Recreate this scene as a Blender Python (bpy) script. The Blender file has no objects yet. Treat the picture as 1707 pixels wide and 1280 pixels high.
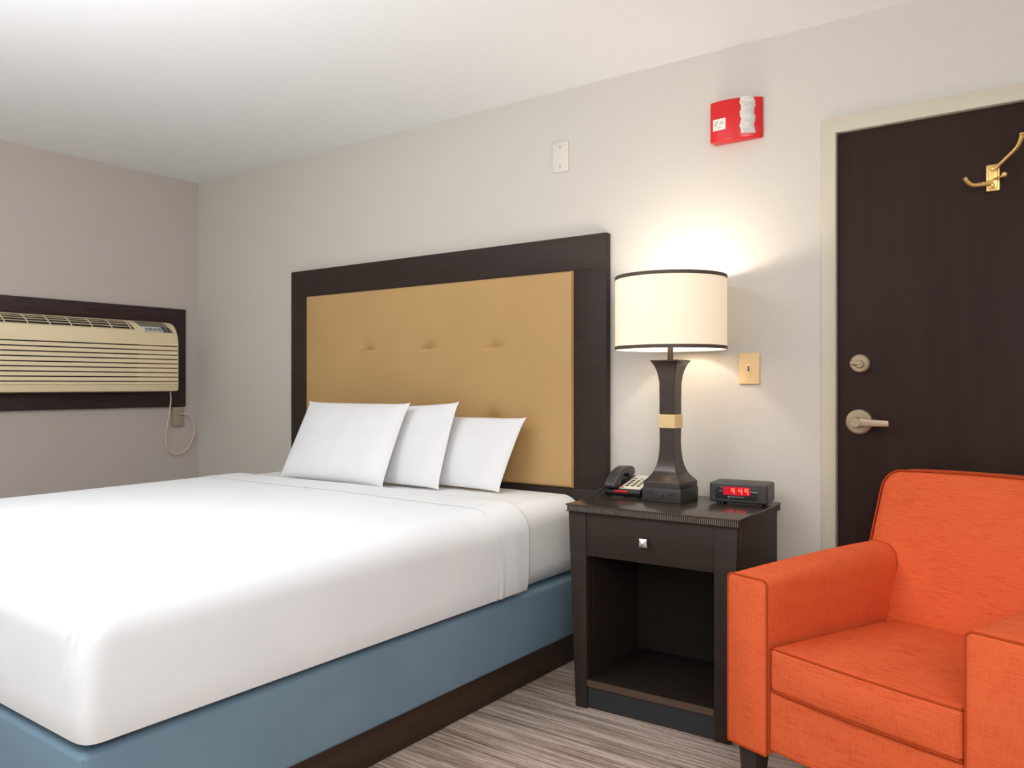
import bpy, bmesh, math, random
from math import sin, cos, pi, radians as RD
from mathutils import Vector, Matrix
random.seed(7)
SC = bpy.context.scene
COL = SC.collection
FL = 0.015            # floor level
D = 2.93              # headboard wall
XL = -4.61            # air conditioner wall
ZC = 2.418            # ceiling

# ------------------------------------------------------------------ materials
def lin(c):
    return tuple(((v/255)/12.92 if v/255 <= .04045 else ((v/255+.055)/1.055)**2.4) for v in c) + (1,)

def mat(name, rgb, rough=.5, metal=0, spec=.5, emit=None, estr=0, coat=0):
    m = bpy.data.materials.new(name); m.use_nodes = True
    b = m.node_tree.nodes['Principled BSDF']
    b.inputs['Base Color'].default_value = lin(rgb)
    b.inputs['Roughness'].default_value = rough
    b.inputs['Metallic'].default_value = metal
    b.inputs['Specular IOR Level'].default_value = spec
    b.inputs['Coat Weight'].default_value = coat
    if emit:
        b.inputs['Emission Color'].default_value = lin(emit)
        b.inputs['Emission Strength'].default_value = estr
    return m

def nodes(m):
    return m.node_tree.nodes, m.node_tree.links, m.node_tree.nodes['Principled BSDF']

def add_noise(m, scale, stretch=(1, 1, 1), c0=None, c1=None, lo=.35, hi=.65, bump=0, dist=.002, detail=4, rot=(0, 0, 0), bscale=None):
    n, l, b = nodes(m)
    tc = n.new('ShaderNodeTexCoord'); mp = n.new('ShaderNodeMapping')
    mp.inputs['Scale'].default_value = stretch; mp.inputs['Rotation'].default_value = rot
    l.new(tc.outputs['Object'], mp.inputs['Vector'])
    t = n.new('ShaderNodeTexNoise'); t.inputs['Scale'].default_value = scale; t.inputs['Detail'].default_value = detail
    l.new(mp.outputs['Vector'], t.inputs['Vector'])
    if c0:
        r = n.new('ShaderNodeValToRGB')
        r.color_ramp.elements[0].position = lo; r.color_ramp.elements[0].color = lin(c0)
        r.color_ramp.elements[1].position = hi; r.color_ramp.elements[1].color = lin(c1)
        l.new(t.outputs['Fac'], r.inputs['Fac']); l.new(r.outputs['Color'], b.inputs['Base Color'])
    if bump:
        src = t
        if bscale:
            src = n.new('ShaderNodeTexNoise'); src.inputs['Scale'].default_value = bscale; src.inputs['Detail'].default_value = 3
            l.new(mp.outputs['Vector'], src.inputs['Vector'])
        bp = n.new('ShaderNodeBump'); bp.inputs['Strength'].default_value = bump; bp.inputs['Distance'].default_value = dist
        l.new(src.outputs['Fac'], bp.inputs['Height']); l.new(bp.outputs['Normal'], b.inputs['Normal'])
    return m

M = {}
M['wall'] = add_noise(mat('wall_paint', (206, 201, 193), .8, spec=.15), 180, c0=(201, 196, 188), c1=(204, 199, 191), bump=.06, dist=.001)
M['wall_left'] = add_noise(mat('wall_paint_dim', (196, 188, 179), .75, spec=.25), 180, c0=(188, 179, 173), c1=(191, 182, 176), bump=.06, dist=.001)  # same wall paint, darkened in colour for the dimmer light on this wall
M['ceiling'] = add_noise(mat('ceiling_paint', (240, 240, 240), .9, spec=.1), 150, c0=(239, 240, 241), c1=(241, 242, 243), bump=.05, dist=.001)
M['casing'] = mat('casing_paint', (196, 188, 170), .4)
M['door'] = add_noise(mat('door_brown', (52, 39, 36), .45, spec=.12), 3, (6, 6, .6), (46, 32, 29), (52, 37, 34), bump=.03, dist=.0006, bscale=60)
M['espresso'] = add_noise(mat('espresso_wood', (50, 41, 37), .5, spec=.25), 4, (1, 8, 8), (46, 37, 33), (52, 42, 37), bump=.03, dist=.0006, bscale=30)
M['espresso_dark'] = add_noise(mat('espresso_shaded', (36, 28, 23), .6, spec=.2), 4, (1, 8, 8), (33, 26, 21), (39, 30, 24))  # espresso darkened to paint in the shade of the nightstand interior
M['rib'] = mat('dentil_rib', (112, 100, 92), .4)
M['ns_top'] = add_noise(mat('espresso_top', (56, 46, 42), .22, spec=.5), 4, (1, 8, 8), (54, 44, 40), (60, 49, 45))
M['shelf_edge'] = mat('worn_edge', (82, 62, 48), .5)
M['base_rail'] = mat('rail_black', (38, 40, 44), .55)
M['ac_wood'] = add_noise(mat('surround_wood', (46, 30, 32), .45, spec=.4), 9, (.15, .6, 9), (38, 24, 26), (58, 38, 40), bump=.12, dist=.001)
M['gold'] = add_noise(mat('gold_vinyl', (198, 160, 108), .42, spec=.4), 3, c0=(182, 146, 96), c1=(187, 151, 100), bump=.08, dist=.0006, bscale=220)
M['white'] = add_noise(mat('white_cotton', (238, 238, 238), .85, spec=.15), 6, c0=(236, 240, 244), c1=(239, 243, 246), bump=.05, dist=.001, bscale=350)
M['white2'] = add_noise(mat('white_sheet', (236, 236, 236), .85, spec=.15), 6, c0=(236, 238, 240), c1=(240, 241, 243), bump=.05, dist=.001, bscale=350)
M['blue'] = add_noise(mat('blue_upholstery', (116, 146, 170), .6, spec=.2), 4, c0=(114, 140, 159), c1=(120, 146, 164), bump=.08, dist=.0006, bscale=300)
M['plinth'] = add_noise(mat('plinth_wood', (60, 44, 34), .5, spec=.35), 5, (1, .3, 6), (54, 39, 30), (66, 48, 37))
M['beige'] = mat('beige_plastic', (228, 210, 174), .5)
M['beige_dark'] = mat('vent_shade', (40, 33, 28), .7)  # dark fill standing in for shade in the top vent and louver gaps
M['slot_pale_shade'] = mat('slot_pale_shade', (110, 92, 66), .7)  # paler fill where the louver gaps hold less shade
M['cp_grey'] = mat('panel_grey', (120, 112, 96), .35)
M['cp_white'] = mat('panel_white', (205, 210, 205), .5)
M['cp_ink'] = mat('panel_ink', (70, 66, 60), .5)
M['cord'] = mat('cord_beige', (214, 190, 160), .5)
M['outlet'] = mat('outlet_taupe', (160, 146, 128), .5)
M['black'] = mat('black_plastic', (26, 26, 28), .38)
M['dark'] = mat('dark_plastic', (54, 53, 52), .4)
M['charcoal'] = mat('charcoal_plastic', (58, 57, 56), .42)
M['hole_shade'] = mat('hole_shade', (18, 17, 17), .6)  # near-black fill painting the shade in socket holes and dentil gaps
M['red'] = mat('alarm_red', (208, 22, 28), .3, spec=.5)
M['lens'] = add_noise(mat('strobe_lens', (205, 202, 196), .25, spec=.6), 40, (1, 1, 2), (196, 194, 188), (222, 219, 212), bump=.2, dist=.001)
M['alarm_win'] = mat('alarm_white', (236, 226, 220), .4)
M['alarm_ink'] = mat('alarm_grey_ink', (196, 190, 182), .5)
M['switch'] = mat('switch_ivory', (228, 200, 150), .4)
M['switch_dark'] = mat('switch_slot', (70, 55, 35), .5)
M['switch_light'] = mat('switch_toggle', (246, 228, 190), .35)
M['plate'] = mat('blank_plate_paint', (212, 206, 195), .55)
M['screw'] = mat('screw_grey', (165, 158, 148), .4, .4)
M['nickel'] = mat('satin_nickel', (172, 154, 130), .45, .55)
M['brass'] = mat('brass', (236, 200, 128), .40, .8)
M['chrome'] = mat('chrome', (235, 235, 235), .08, 1.0)
M['bronze'] = mat('lamp_bronze', (64, 54, 49), .30, .35, spec=.6)
M['band'] = mat('lamp_band', (226, 198, 146), .35, .25)
M['shade_trim'] = mat('shade_trim', (78, 66, 56), .6)
M['shade'] = mat('shade_linen', (232, 220, 200), .85, spec=.05, emit=(255, 232, 198), estr=.33)
M['bulb'] = mat('bulb_glass', (255, 240, 210), .3, emit=(255, 226, 170), estr=3)
M['phone_plate'] = mat('phone_plate', (232, 226, 214), .45)
M['phone_key'] = mat('phone_key', (70, 66, 56), .5)
M['phone_key_rim'] = mat('phone_key_rim', (240, 232, 205), .5)
M['phone_red'] = mat('phone_red', (190, 28, 34), .3, emit=(200, 20, 20), estr=.06)
M['clock_win'] = mat('clock_window', (150, 0, 22), .25, emit=(205, 0, 34), estr=.5)
M['digit'] = mat('clock_digit', (255, 90, 70), .4, emit=(255, 84, 60), estr=2.6)
M['digit_dim'] = mat('clock_colon', (220, 50, 50), .4, emit=(235, 45, 45), estr=1.0)
M['ink_white'] = mat('ink_white', (200, 200, 200), .5)
M['grey_bar'] = mat('grey_bar', (150, 150, 152), .4)
M['chair_wood'] = mat('chair_leg_wood', (44, 36, 32), .4)
M['piping'] = mat('orange_piping', (176, 66, 26), .8, spec=.15)

def fabric(name, rgb, rgb2):
    m = mat(name, rgb, .88, spec=.15)
    n, l, b = nodes(m)
    b.inputs['Specular IOR Level'].default_value = .08
    tc = n.new('ShaderNodeTexCoord')
    def tex(scale, st, detail=2):
        mp = n.new('ShaderNodeMapping'); mp.inputs['Scale'].default_value = st
        l.new(tc.outputs['Object'], mp.inputs['Vector'])
        t = n.new('ShaderNodeTexNoise'); t.inputs['Scale'].default_value = scale; t.inputs['Detail'].default_value = detail
        l.new(mp.outputs['Vector'], t.inputs['Vector']); return t
    hz = tex(90, (.25, 1.6, 6)); vt = tex(90, (5, 5, .3)); big = tex(9, (1, 1, 2))
    a = n.new('ShaderNodeMath'); a.operation = 'MULTIPLY_ADD'; a.inputs[1].default_value = .6
    l.new(vt.outputs['Fac'], a.inputs[0]); l.new(hz.outputs['Fac'], a.inputs[2])
    a2 = n.new('ShaderNodeMath'); a2.operation = 'MULTIPLY_ADD'; a2.inputs[1].default_value = .35
    l.new(big.outputs['Fac'], a2.inputs[0]); l.new(a.outputs[0], a2.inputs[2])
    r = n.new('ShaderNodeValToRGB')
    r.color_ramp.elements[0].position = .72; r.color_ramp.elements[0].color = lin(rgb2)
    r.color_ramp.elements[1].position = 1.18 if False else 1.0; r.color_ramp.elements[1].color = lin(rgb)
    l.new(a2.outputs[0], r.inputs['Fac']); l.new(r.outputs['Color'], b.inputs['Base Color'])
    bp = n.new('ShaderNodeBump'); bp.inputs['Strength'].default_value = .45; bp.inputs['Distance'].default_value = .0016
    l.new(a.outputs[0], bp.inputs['Height']); l.new(bp.outputs['Normal'], b.inputs['Normal'])
    return m
M['orange'] = fabric('orange_weave', (221, 101, 60), (202, 83, 46))

def floor_mat():
    m = mat('streaked_carpet', (150, 130, 118), .8, spec=.2)
    n, l, b = nodes(m)
    tc = n.new('ShaderNodeTexCoord')
    def tex(scale, st, detail=3, dist=0.):
        mp = n.new('ShaderNodeMapping'); mp.inputs['Scale'].default_value = st
        l.new(tc.outputs['Object'], mp.inputs['Vector'])
        t = n.new('ShaderNodeTexNoise'); t.inputs['Scale'].default_value = scale; t.inputs['Detail'].default_value = detail
        t.inputs['Distortion'].default_value = dist
        l.new(mp.outputs['Vector'], t.inputs['Vector']); return t
    a = tex(9, (.30, 13, 1), 4, .3); c = tex(6, (.35, 4, 1), 2); e = tex(60, (.5, 5, 1), 2)
    x = n.new('ShaderNodeMath'); x.operation = 'MULTIPLY_ADD'; x.inputs[1].default_value = .45
    l.new(c.outputs['Fac'], x.inputs[0]); l.new(a.outputs['Fac'], x.inputs[2])
    y = n.new('ShaderNodeMath'); y.operation = 'MULTIPLY_ADD'; y.inputs[1].default_value = .3
    l.new(e.outputs['Fac'], y.inputs[0]); l.new(x.outputs[0], y.inputs[2])
    r = n.new('ShaderNodeValToRGB'); cr = r.color_ramp
    cr.elements[0].position = .66; cr.elements[0].color = lin((112, 96, 84))
    cr.elements[1].position = 1.0; cr.elements[1].color = lin((196, 180, 167))
    k = cr.elements.new(.84); k.color = lin((156, 138, 124))
    l.new(y.outputs[0], r.inputs['Fac']); l.new(r.outputs['Color'], b.inputs['Base Color'])
    bp = n.new('ShaderNodeBump'); bp.inputs['Strength'].default_value = .25; bp.inputs['Distance'].default_value = .002
    l.new(y.outputs[0], bp.inputs['Height']); l.new(bp.outputs['Normal'], b.inputs['Normal'])
    return m
M['floor'] = floor_mat()

# ------------------------------------------------------------------ mesh helpers
def obj(name, bm, material, parent=None, loc=None, rot=None, smooth=30, label=None):
    me = bpy.data.meshes.new(name)
    bmesh.ops.recalc_face_normals(bm, faces=bm.faces)
    bm.to_mesh(me); bm.free()
    mats = material if isinstance(material, (list, tuple)) else [material]
    for m_ in mats: me.materials.append(M[m_])
    if smooth:
        me.polygons.foreach_set('use_smooth', [True]*len(me.polygons))
        me.set_sharp_from_angle(angle=RD(smooth))
    o = bpy.data.objects.new(name, me); COL.objects.link(o)
    if parent: o.parent = parent
    if loc: o.location = loc
    if rot: o.rotation_euler = rot
    if label: o['label'] = label
    return o

def thing(name, label, cat, loc=(0, 0, 0), rz=0, group=None):
    o = bpy.data.objects.new(name, None); COL.objects.link(o)
    o.empty_display_size = .05
    o.location = loc; o.rotation_euler = (0, 0, rz); o['label'] = label; o['category'] = cat
    if group: o['group'] = group
    return o

def tag(o, label, cat, group=None):
    o['label'] = label; o['category'] = cat
    if group: o['group'] = group
    return o

def struct(o):
    o['kind'] = 'structure'; return o

def box(bm, x0, x1, y0, y1, z0, z1, bev=0, seg=2, mi=0):
    t = bmesh.new()
    bmesh.ops.create_cube(t, size=1)
    for v in t.verts:
        v.co = Vector((x0+(v.co.x+.5)*(x1-x0), y0+(v.co.y+.5)*(y1-y0), z0+(v.co.z+.5)*(z1-z0)))
    if bev:
        bmesh.ops.bevel(t, geom=t.edges[:], offset=bev, segments=seg, profile=.5, affect='EDGES')
    return merge(bm, t, mi)

def merge(bm, t, mi=0, mtx=None):
    mp = {}
    for v in t.verts: mp[v] = bm.verts.new(mtx @ v.co if mtx else v.co)
    for f in t.faces:
        nf = bm.faces.new([mp[v] for v in f.verts]); nf.material_index = mi
    t.free(); return bm

def hexa(bm, pts, bev=0, mi=0):
    """eight corners: bottom 4 (ccw) then top 4"""
    t = bmesh.new(); vs = [t.verts.new(p) for p in pts]
    for q in ((3, 2, 1, 0), (4, 5, 6, 7), (0, 1, 5, 4), (1, 2, 6, 5), (2, 3, 7, 6), (3, 0, 4, 7)): t.faces.new([vs[i] for i in q])
    if bev: bmesh.ops.bevel(t, geom=t.edges[:], offset=bev, segments=2, profile=.5, affect='EDGES')
    return merge(bm, t, mi)

def loft(bm, rings, cap=True, closed=True, mi=0):
    R_ = [[bm.verts.new(p) for p in r] for r in rings]
    n = len(R_[0])
    for a, b in zip(R_, R_[1:]):
        for i in range(n if closed else n-1):
            j = (i+1) % n
            f = bm.faces.new((a[i], a[j], b[j], b[i])); f.material_index = mi
    if cap:
        f = bm.faces.new(R_[0][::-1]); f.material_index = mi
        f = bm.faces.new(R_[-1]); f.material_index = mi
    return bm

def prism(bm, poly, axis, a0, a1, bev=0, mi=0, seg=2):
    """poly of 2D points in the two other axes (cyclic order), extruded on axis from a0 to a1"""
    def P(p, a):
        return {'x': (a, p[0], p[1]), 'y': (p[0], a, p[1]), 'z': (p[0], p[1], a)}[axis]
    t = bmesh.new(); loft(t, [[P(p, a0) for p in poly], [P(p, a1) for p in poly]])
    bmesh.ops.recalc_face_normals(t, faces=t.faces)
    if bev: bmesh.ops.bevel(t, geom=t.edges[:], offset=bev, segments=seg, profile=.5, affect='EDGES')
    return merge(bm, t, mi)

def lathe(bm, prof, n=48, c=(0, 0, 0), axis='z', cap=True, mi=0):
    rings = []
    for r, h in prof:
        ring = []
        for i in range(n):
            a = 2*pi*i/n
            if axis == 'z': ring.append((c[0]+r*cos(a), c[1]+r*sin(a), c[2]+h))
            else: ring.append((c[0]+r*cos(a), c[1]+h, c[2]+r*sin(a)))
        rings.append(ring)
    return loft(bm, rings, cap, mi=mi)

def smooth_path(pts, sub=8):
    P = [Vector(p) for p in pts]; out = []
    for i in range(len(P)-1):
        p0 = P[max(i-1, 0)]; p1 = P[i]; p2 = P[i+1]; p3 = P[min(i+2, len(P)-1)]
        for k in range(sub):
            t = k/sub
            out.append(.5*((2*p1)+(-p0+p2)*t+(2*p0-5*p1+4*p2-p3)*t*t+(-p0+3*p1-3*p2+p3)*t**3))
    out.append(P[-1]); return out

def tube(bm, pts, rad, n=8, sub=8, closed=False, mi=0, smooth=True):
    P = smooth_path(pts, sub) if smooth else [Vector(p) for p in pts]
    m = len(P)
    rr = rad if isinstance(rad, (list, tuple)) else [rad]*2
    rings = []; prev = None
    for i, p in enumerate(P):
        t = (P[min(i+1, m-1)]-P[max(i-1, 0)]).normalized()
        if prev is None:
            up = Vector((0, 0, 1)) if abs(t.z) < .9 else Vector((1, 0, 0))
            u = t.cross(up).normalized()
        else:
            u = (prev-t*prev.dot(t)).normalized()
        prev = u; w = t.cross(u)
        f = i/(m-1)*(len(rr)-1); k = min(int(f), len(rr)-2); r = rr[k]+(rr[k+1]-rr[k])*(f-k)
        rings.append([p+u*r*cos(2*pi*j/n)+w*r*sin(2*pi*j/n) for j in range(n)])
    return loft(bm, rings, True, mi=mi)

def axis_list(a, b, r, n_arc=7, n_mid=12):
    L = [a+r*(i/n_arc) for i in range(n_arc)]
    L += [a+r+(b-a-2*r)*i/n_mid for i in range(n_mid+1)]
    L += [b-r+r*(i/n_arc) for i in range(1, n_arc+1)]
    return L

def rbox(bm, b, r, n_arc=(7, 7, 7), n_mid=(12, 12, 6), skip=(), fn=None, mi=0):
    """rounded box with a separate radius on each axis; skip = faces left open, fn = a shaping function"""
    lo = [b[0], b[2], b[4]]; hi = [b[1], b[3], b[5]]
    AX = [axis_list(lo[k], hi[k], r[k], n_arc[k], n_mid[k]) for k in range(3)]
    cache = {}
    def V(p):
        q = [min(max(p[k], lo[k]+r[k]), hi[k]-r[k]) for k in range(3)]
        d = [(p[k]-q[k])/r[k] for k in range(3)]
        L = math.sqrt(sum(x*x for x in d)) or 1
        c = Vector([q[k]+r[k]*d[k]/L for k in range(3)])
        key = tuple(round(x, 5) for x in c)
        if key not in cache:
            cache[key] = bm.verts.new(fn(c) if fn else c)
        return cache[key]
    for ax, side, nm in ((0, 0, '-x'), (0, 1, '+x'), (1, 0, '-y'), (1, 1, '+y'), (2, 0, '-z'), (2, 1, '+z')):
        if nm in skip: continue
        u, v = [k for k in range(3) if k != ax]
        A, B = AX[u], AX[v]
        for i in range(len(A)-1):
            for j in range(len(B)-1):
                vs = []
                for (s, t) in ((i, j), (i+1, j), (i+1, j+1), (i, j+1)):
                    p = [0, 0, 0]; p[ax] = (lo, hi)[side][ax]; p[u] = A[s]; p[v] = B[t]; vs.append(V(p))
                vs = list(dict.fromkeys(vs))
                if len(vs) >= 3:
                    try: bm.faces.new(vs).material_index = mi
                    except ValueError: pass
    return bm

def nb(): return bmesh.new()

# ================================================================== the room
b = nb(); box(b, XL-.1, 1.7, -1.9, D+.1, FL-.1, FL); struct(obj('floor', b, 'floor', smooth=0))
b = nb(); box(b, XL-.1, 1.7, -1.9, D+.1, ZC, ZC+.1); struct(obj('ceiling', b, 'ceiling', smooth=0))
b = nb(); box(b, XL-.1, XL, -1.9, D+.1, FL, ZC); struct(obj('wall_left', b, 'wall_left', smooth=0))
DX0, DX1, DZ = -.743, .168, 2.023          # door opening
b = nb()
box(b, XL, DX0-.02, D, D+.1, FL, ZC); box(b, DX0-.02, DX1+.02, D, D+.1, DZ+.02, ZC); box(b, DX1+.02, 1.7, D, D+.1, FL, ZC)
struct(obj('wall_back', b, 'wall', smooth=0))
# painted steel door casing
b = nb()
cw = .048
prism(b, [(DX0-cw, FL), (DX0, FL), (DX0, DZ), (DX1, DZ), (DX1, FL), (DX1+cw, FL), (DX1+cw, DZ+.053), (DX0-cw, DZ+.053)], 'y', D-.014, D+.06, bev=.002)
struct(obj('trim_1', b, 'casing', label='pale putty painted casing around the dark door'))
# door
door = bpy.data.objects.new('door_1', None); COL.objects.link(door); door.location = (DX0, D, FL)
door['label'] = 'flush dark brown door with a satin nickel lever near its left edge'; struct(door)
b = nb(); box(b, .004, DX1-DX0-.004, .004, .045, .006, DZ-FL-.004, .0015)
obj('door_panel', b, 'door', door)
# lever on its round rose
hx, hz = -.669-DX0, 1.020-FL
b = nb(); lathe(b, [(.0, -.012), (.036, -.012), (.041, -.009), (.0435, -.003), (.0435, .006)], 48, (hx, 0, hz), 'y')
rose = obj('lever_rose', b, 'nickel', door)
b = nb()
lathe(b, [(.0, -.062), (.016, -.062), (.0185, -.058), (.0185, -.034), (.0135, -.03), (.0135, -.01)], 32, (hx, 0, hz), 'y')
hexa(b, [(hx+.005, -.060, hz-.0125), (hx+.104, -.058, hz-.0115), (hx+.104, -.046, hz-.0115), (hx+.005, -.042, hz-.0125),
         (hx+.005, -.060, hz+.0135), (hx+.104, -.058, hz+.0085), (hx+.104, -.046, hz+.0085), (hx+.005, -.042, hz+.0135)], .003)
obj('lever_handle', b, 'nickel', rose)
dx, dz = -.666-DX0, 1.220-FL
b = nb(); lathe(b, [(.0, -.014), (.026, -.014), (.030, -.011), (.0325, -.004), (.0325, .006)], 48, (dx, 0, dz), 'y')
bolt = obj('deadbolt_plate', b, 'nickel', door)
b = nb()
lathe(b, [(.0, -.028), (.011, -.028), (.013, -.025), (.013, -.01)], 24, (dx+.004, 0, dz-.002), 'y')
box(b, dx-.026, dx+.010, -.034, -.022, dz-.004, dz+.006, .003)
obj('deadbolt_thumbturn', b, 'nickel', bolt)

# ================================================================== brass coat hook on the door
hk = thing('coat_hook', 'brass coat hook with long prong, mounted high on the dark door', 'hook', (-.273, D+.004, 1.797))
b = nb(); box(b, -.019, .019, -.009, -.0005, -.042, .042, .004); box(b, -.013, .013, -.013, -.004, -.036, .036, .004)
lathe(b, [(.0, -.02), (.004, -.02), (.0065, -.017), (.0065, -.01)], 16, (0, 0, .026), 'y')
lathe(b, [(.0, -.02), (.004, -.02), (.0065, -.017), (.0065, -.01)], 16, (0, 0, -.026), 'y')
obj('back_plate', b, 'brass', hk)
def ball(bm, c, r, n=14, sq=1):
    prof = [(max(r*sin(pi*i/8), 1e-5), -r*sq*cos(pi*i/8)) for i in range(9)]
    return lathe(bm, prof, n, c)
b = nb(); tube(b, [(.006, -.012, .026), (.020, -.022, .036), (.044, -.045, .052), (.068, -.07, .068), (.080, -.086, .088), (.083, -.092, .098)], [.0075, .0058, .0055, .006, .0066, .0066], 12)
ball(b, (.0835, -.0925, .101), .0085, sq=.55); obj('upper_prong', b, 'brass', hk)
b = nb(); tube(b, [(-.002, -.012, -.016), (-.020, -.024, -.020), (-.034, -.036, -.023), (-.052, -.052, -.024), (-.064, -.063, -.014), (-.070, -.07, -.002)], [.0085, .007, .0072, .0066, .0064, .0064], 12)
ball(b, (-.024, -.028, -.0205), .0075); obj('lower_prong', b, 'brass', hk)
b = nb(); tube(b, [(.002, -.012, -.006), (.016, -.028, -.006), (.030, -.042, -.006)], .0036, 10); ball(b, (.034, -.046, -.003), .0085)
obj('side_prong', b, 'brass', hk)

# ================================================================== fire alarm
fa = thing('fire_alarm', 'red fire alarm strobe fixed high on the wall above the lamp', 'fire alarm', (-1.186, D, 2.055))
W, H = .186, .150
def afront(t):                      # bulging front, t from 0 to 1 across the width
    return .008+.050*max(0, 1-max(0, (t-.30)/.72)**2.2)*(1-.18*max(0, (.30-t)/.30)**2)
N = 24
def aplan(off=0, inset=0):
    pts = [(inset+(W-2*inset)*i/N, -afront(i/N)-off) for i in range(N+1)]
    return pts
b = nb(); poly = [(0, -.0005)]+aplan()+[(W, -.0005)]
prism(b, poly, 'z', 0, H, .0045, seg=3); obj('housing', b, 'red', fa, smooth=40)
# wavy clear strobe lens on the right of the front
b = nb(); rings = []
for k in range(25):
    z = .016+(H-.016+.001)*k/24
    x0 = .117+.0026*sin(k*.8+.5)+.0012*sin(k*2.1); x1 = .163+.0022*sin(k*.7+1)+.0010*sin(k*1.9)
    ring = []
    for i in range(9):
        t = i/8; x = x0+(x1-x0)*t
        ring.append((x, -afront(x/W)-.001-.004*sin(pi*t)**.5, z))
    for i in range(8, -1, -1):
        t = i/8; x = x0+(x1-x0)*t; ring.append((x, -afront(x/W)+.004, z))
    rings.append(ring)
loft(b, rings); obj('strobe_lens', b, 'lens', fa, smooth=50)
def on_front(bm, x0, x1, z0, z1, off, n=6, mi=0):
    rings = []
    for i in range(n+1):
        x = x0+(x1-x0)*i/n; y = -afront(x/W)
        rings.append([(x, y+.003, z0), (x, y-off, z0), (x, y-off, z1), (x, y+.003, z1)])
    return loft(bm, rings, mi=mi)
b = nb(); on_front(b, .014, .064, .040, .082, .0022); win = obj('sounder_window', b, 'alarm_win', fa)
b = nb(); on_front(b, .034, .046, .047, .052, .0030); on_front(b, .020, .030, .056, .072, .0030); on_front(b, .044, .056, .060, .070, .0030); on_front(b, .026, .036, .066, .076, .0028)
obj('window_mark', b, 'alarm_ink', win)

# ================================================================== blank plate and light switch
def wall_plate(name, label, x0, x1, z0, z1, m, th=.006):
    t = thing(name, label, 'wall plate' if name != 'light_switch' else 'switch', ((x0+x1)/2, D, (z0+z1)/2))
    w2, h2 = (x1-x0)/2, (z1-z0)/2
    b = nb(); box(b, -w2, w2, -th, -.0003, -h2, h2, .0035, 3); obj('cover_plate', b, m, t)
    return t, w2, h2
t, w2, h2 = wall_plate('blank_wall_plate', 'blank off-white cover plate high on the wall, left of the red alarm', -1.926, -1.843, 2.066, 2.196, 'plate')
for zz in (.042, -.042):
    b = nb(); lathe(b, [(.0, -.008), (.003, -.008), (.004, -.0065), (.004, -.004)], 14, (0, 0, zz), 'y'); obj('screw', b, 'screw', t)
t, w2, h2 = wall_plate('light_switch', 'ivory light switch on the wall just right of the lamp shade', -1.091, -1.013, 1.149, 1.266, 'switch', .008)
b = nb(); box(b, -.0072, .0072, -.0115, -.006, -.016, .016, .004, 3); rim = obj('toggle_surround', b, 'switch_light', t)
b = nb(); box(b, -.0028, .0028, -.0145, -.009, -.010, .009, .001); obj('toggle', b, 'switch_dark', rim)
for zz in (.030, -.030):
    b = nb(); lathe(b, [(.0, -.0095), (.002, -.0095), (.0028, -.0085), (.0028, -.006)], 12, (0, 0, zz), 'y'); obj('screw', b, 'switch', t)

# ================================================================== air conditioner and its surround on the left wall
sur = thing('air_conditioner_surround', 'dark brown wooden frame fixed around the wall air conditioner', 'frame', (XL, 1.5, 0))
y0, y1, z0, z1 = 0, 1.333, 1.010, 1.612          # local y from the left end
iy0, iy1, iz0, iz1 = .11, 1.222, 1.10, 1.525
for nm, (a, c, e, f) in (('top_board', (y0, y1, iz1, z1)), ('bottom_board', (y0, y1, z0, iz0)), ('side_board', (iy1, y1, iz0, iz1)), ('side_board', (y0, iy0, iz0, iz1))):
    b = nb(); box(b, .0005, .022, a, c, e, f, .0015); obj(nm, b, 'ac_wood', sur)
ac = thing('air_conditioner', 'beige louvered air conditioner set into the left wall', 'air conditioner', (XL, 1.615, 0))
AY = 1.102                                       # its length along the wall
ZB, ZK, ZT, XF, XB = 1.106, 1.39, 1.522, .14, .004  # bottom, where the curve starts, top, front depth, back
def curve(t):                                    # t 0..1 from the front knee up and back to the top
    a = t*pi/2
    return (XB+.018+(XF-XB-.018)*cos(a)**.85, ZK+(ZT-ZK)*sin(a))
prof = [(XB, ZB), (XF-.012, ZB), (XF-.003, ZB+.004), (XF, ZB+.012)]+[curve(i/14) for i in range(15)]+[(XB, ZT)]
b = nb()
rings = []
for yy, ins in ((0, .008), (.006, .002), (.014, 0), (AY-.014, 0), (AY-.006, .002), (AY, .008)):
    cx, cz = .06, 1.3
    rings.append([(x-(ins if x > .02 else 0), yy, z-(ins if z > 1.3 else -ins)) for x, z in prof])
loft(b, rings); obj('housing', b, 'beige', ac, smooth=35)
# grille panel: a dark sheet behind the louvers paints the gap shade
b = nb()
box(b, XF-.004, XF+.0006, .02, AY-.012, 1.152, 1.386, 0, mi=1)
n_sl = 10
pitch = .0262
zz = 1.1635
for k in range(9):
    pass
edges = [1.150]+[1.1645+pitch*k for k in range(9)]+[1.388]
for k in range(10):
    a, c = edges[k]+(.0034 if k else 0), edges[k+1]-(.0034 if k < 9 else 0)
    hexa(b, [(XF-.003, .016, a), (XF+.006, .016, a), (XF+.006, AY-.012, a), (XF-.003, AY-.012, a),
             (XF-.003, .016, c), (XF+.003, .016, c), (XF+.003, AY-.012, c), (XF-.003, AY-.012, c)], .0006)
box(b, XF-.003, XF+.0012, .845, AY-.014, 1.153, 1.385, 0, mi=2)  # lighter sheet, painted for the weaker gap shade at this end
obj('louver_grille', b, ['beige', 'beige_dark', 'slot_pale_shade'], ac, smooth=0)
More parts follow.
